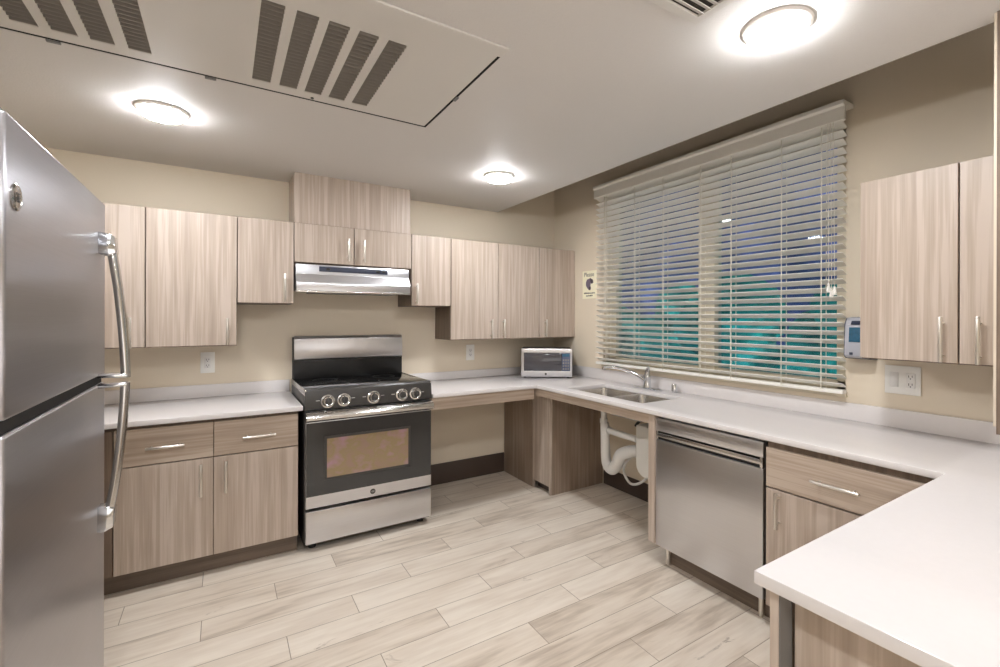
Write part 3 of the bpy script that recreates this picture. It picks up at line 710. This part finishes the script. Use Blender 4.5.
# ------------------------------------------------------------------ ceiling things
def light(loc, label):
    t = thing('ceiling_light', label, 'ceiling light', loc, 0, 'round ceiling lights')
    MB().lathe([(.078, -.012), (.088, -.014), (.098, -.008), (.101, -.0005), (.06, -.0005)], None, 48).build('trim_ring', M['trimring'], t)
    MB().lathe([(0, -.0345), (.045, -.034), (.070, -.032)], None, 40).build('lens', M['lens'], t)
    MB().lathe([(.070, -.032), (.0755, -.028), (.077, -.022), (.077, -.003)], None, 40).build('lens_rim', M['rim'], t)
    return t
L1 = light((-1.222, -.923, ZC), 'round lit ceiling light above the refrigerator side, by the long grille')
dup(L1, (.503, -.917, ZC), 'round lit ceiling light nearest the corner wall cabinets')
dup(L1, (.470, -2.733, ZC), 'large-looking round lit ceiling light nearest the slatted vent and window')
for k, (x, y) in enumerate(((-1.195, -2.9), (-1.195, -4.7), (.493, -4.7))):  # matching lights out of view, added to light the room
    dup(L1, (x, y, ZC), ('added unseen round ceiling light above the space in front of the refrigerator', 'added unseen round ceiling light behind the camera on the left', 'added unseen round ceiling light behind the camera on the right')[k])

GO2 = (-1.03, -1.725, ZC)
t = thing('ceiling_grille_panel', 'large white ceiling access panel with two rows of dark slotted grilles', 'ceiling grille', (GO2[0]-.028, GO2[1]-.027, GO2[2]))
def cpart(name, mb, mat, parent=None): return off(mb, GO2).build(name, mat, parent or t, smooth=False)
cx = [-.475, -.568, -.659, -.750, -.843, -1.208, -1.305, -1.398, -1.490, -1.582]
hw = .031; sy0, sy1 = -1.97, -1.432
us = sorted([-1.907, -.157]+[c-hw for c in cx]+[c+hw for c in cx])
cpart('panel', MB().grid('z', us, [-2.083, sy0, sy1, -1.370], lambda u, v: not (sy0 < v < sy1 and any(abs(u-c) < hw for c in cx)), ZC-.0005, ZC+.008), M['panelpaint'])
cpart('gap_shade_strip', MB().grid('z', [-1.9145, -1.907, -.157, -.1455], [-2.0945, -2.083, -1.370, -1.3555], lambda u, v: not (-1.907 < u < -.157 and -2.083 < v < -1.370), ZC+.0008, ZC+.002), M['gap'])  # solid dark strip, shade of the open joint put into its colour
cpart('plenum', MB().grid('z', [-1.914, -.146], [-2.094, -1.356], lambda u, v: True, ZC+.05, ZC+.055), M['dark'])
for c in cx:
    g = MB(); n = 22
    for k in range(n):
        y = sy0+(sy1-sy0)*(k+.5)/n
        g.box(c-hw, c+hw, y-.0012, y+.0012, ZC-.003, ZC+.010)
    cpart('grille', g, M['louver'])
cpart('frame_lip', MB().box(-1.93, -.148, -2.150, -2.092, ZC-.008, ZC-.0005, .002), M['panelpaint'])
for x, y in ((-1.442, -1.358), (-1.008, -1.358)): cpart('latch', MB().box(x-.018, x+.018, y-.006, y+.006, ZC-.009, ZC-.003, .001), M['mgrey'])
cpart('latch', MB().box(-.156, -.144, -1.735, -1.70, ZC-.009, ZC-.003, .001), M['mgrey'])
cpart('screw', MB().cyl((-.655, -1.395, ZC-.007), (-.655, -1.395, ZC-.003), .006, n=12), M['dgrey'])

VO = (.08, -2.75, ZC)
t = thing('ceiling_vent', 'white slatted ceiling air vent at the top edge beside a light', 'ceiling vent', (VO[0]-.022, VO[1]-.027, VO[2]))
def vp(name, mb, mat): return off(mb, VO).build(name, mat, t, smooth=False)
vp('frame', MB().grid('z', [-.10, -.07, .230, .26], [-2.92, -2.89, -2.61, -2.58], lambda u, v: not (-.07 < u < .23 and -2.89 < v < -2.61), ZC-.010, ZC-.0005, .002), M['panelpaint'])
vp('backing', MB().box(-.07, .23, -2.89, -2.61, ZC-.003, ZC-.0008), M['dark'])
for k in range(11):
    y = -2.624-.025*k
    vp('louver', MB().box(-.07, .23, -.0085, .0085, -.001, .001, mat=Matrix.Translation((0, y, ZC-.006)) @ Matrix.Rotation(math.radians(25), 4, 'X')), M['panelpaint'])

# ------------------------------------------------------------------ unseen fill lamp added behind the camera to brighten the room
def area(name, loc, target, sx, sy, power, col=(.98, .98, 1.0)):
    l = bpy.data.lights.new(name, 'AREA'); l.shape = 'RECTANGLE'; l.size = sx; l.size_y = sy; l.energy = power; l.color = col
    o = bpy.data.objects.new(name, l); COL.objects.link(o); o.location = loc
    o.rotation_euler = (Vector(target)-Vector(loc)).to_track_quat('-Z', 'Y').to_euler(); return o
area('added_fill_lamp', (-.6, -4.6, 1.0), (-.4, -3.2, 2.6), 2.2, 1.2, 8)
# ------------------------------------------------------------------ world, camera, look
w = bpy.data.worlds.new('night sky'); SC.world = w; w.use_nodes = True
w.node_tree.nodes['Background'].inputs[0].default_value = (.03, .035, .09, 1); w.node_tree.nodes['Background'].inputs[1].default_value = .6
cam = bpy.data.cameras.new('camera'); co = bpy.data.objects.new('camera', cam); COL.objects.link(co)
yaw, pit, rol, f, px0, py0 = .5722, 0.0, .0029, 466.9, 23.8, -15.4
rt = Vector((math.cos(yaw), -math.sin(yaw), 0)); fw0 = Vector((math.sin(yaw), math.cos(yaw), 0)); u0 = Vector((0, 0, 1))
fw = fw0*math.cos(pit)+u0*math.sin(pit); up = -fw0*math.sin(pit)+u0*math.cos(pit)
r_ = rt*math.cos(rol)+up*math.sin(rol); u_ = -rt*math.sin(rol)+up*math.cos(rol)
co.matrix_world = Matrix(((r_.x, u_.x, -fw.x, -.9933), (r_.y, u_.y, -fw.y, -3.5388), (r_.z, u_.z, -fw.z, 1.3406), (0, 0, 0, 1)))
cam.sensor_width = 36; cam.lens = f*36/1000; cam.shift_x = -px0/1000; cam.shift_y = py0/1000; cam.clip_start = .02
SC.camera = co
SC.view_settings.view_transform = 'Filmic' if False else 'Standard'
SC.view_settings.exposure = 0.47
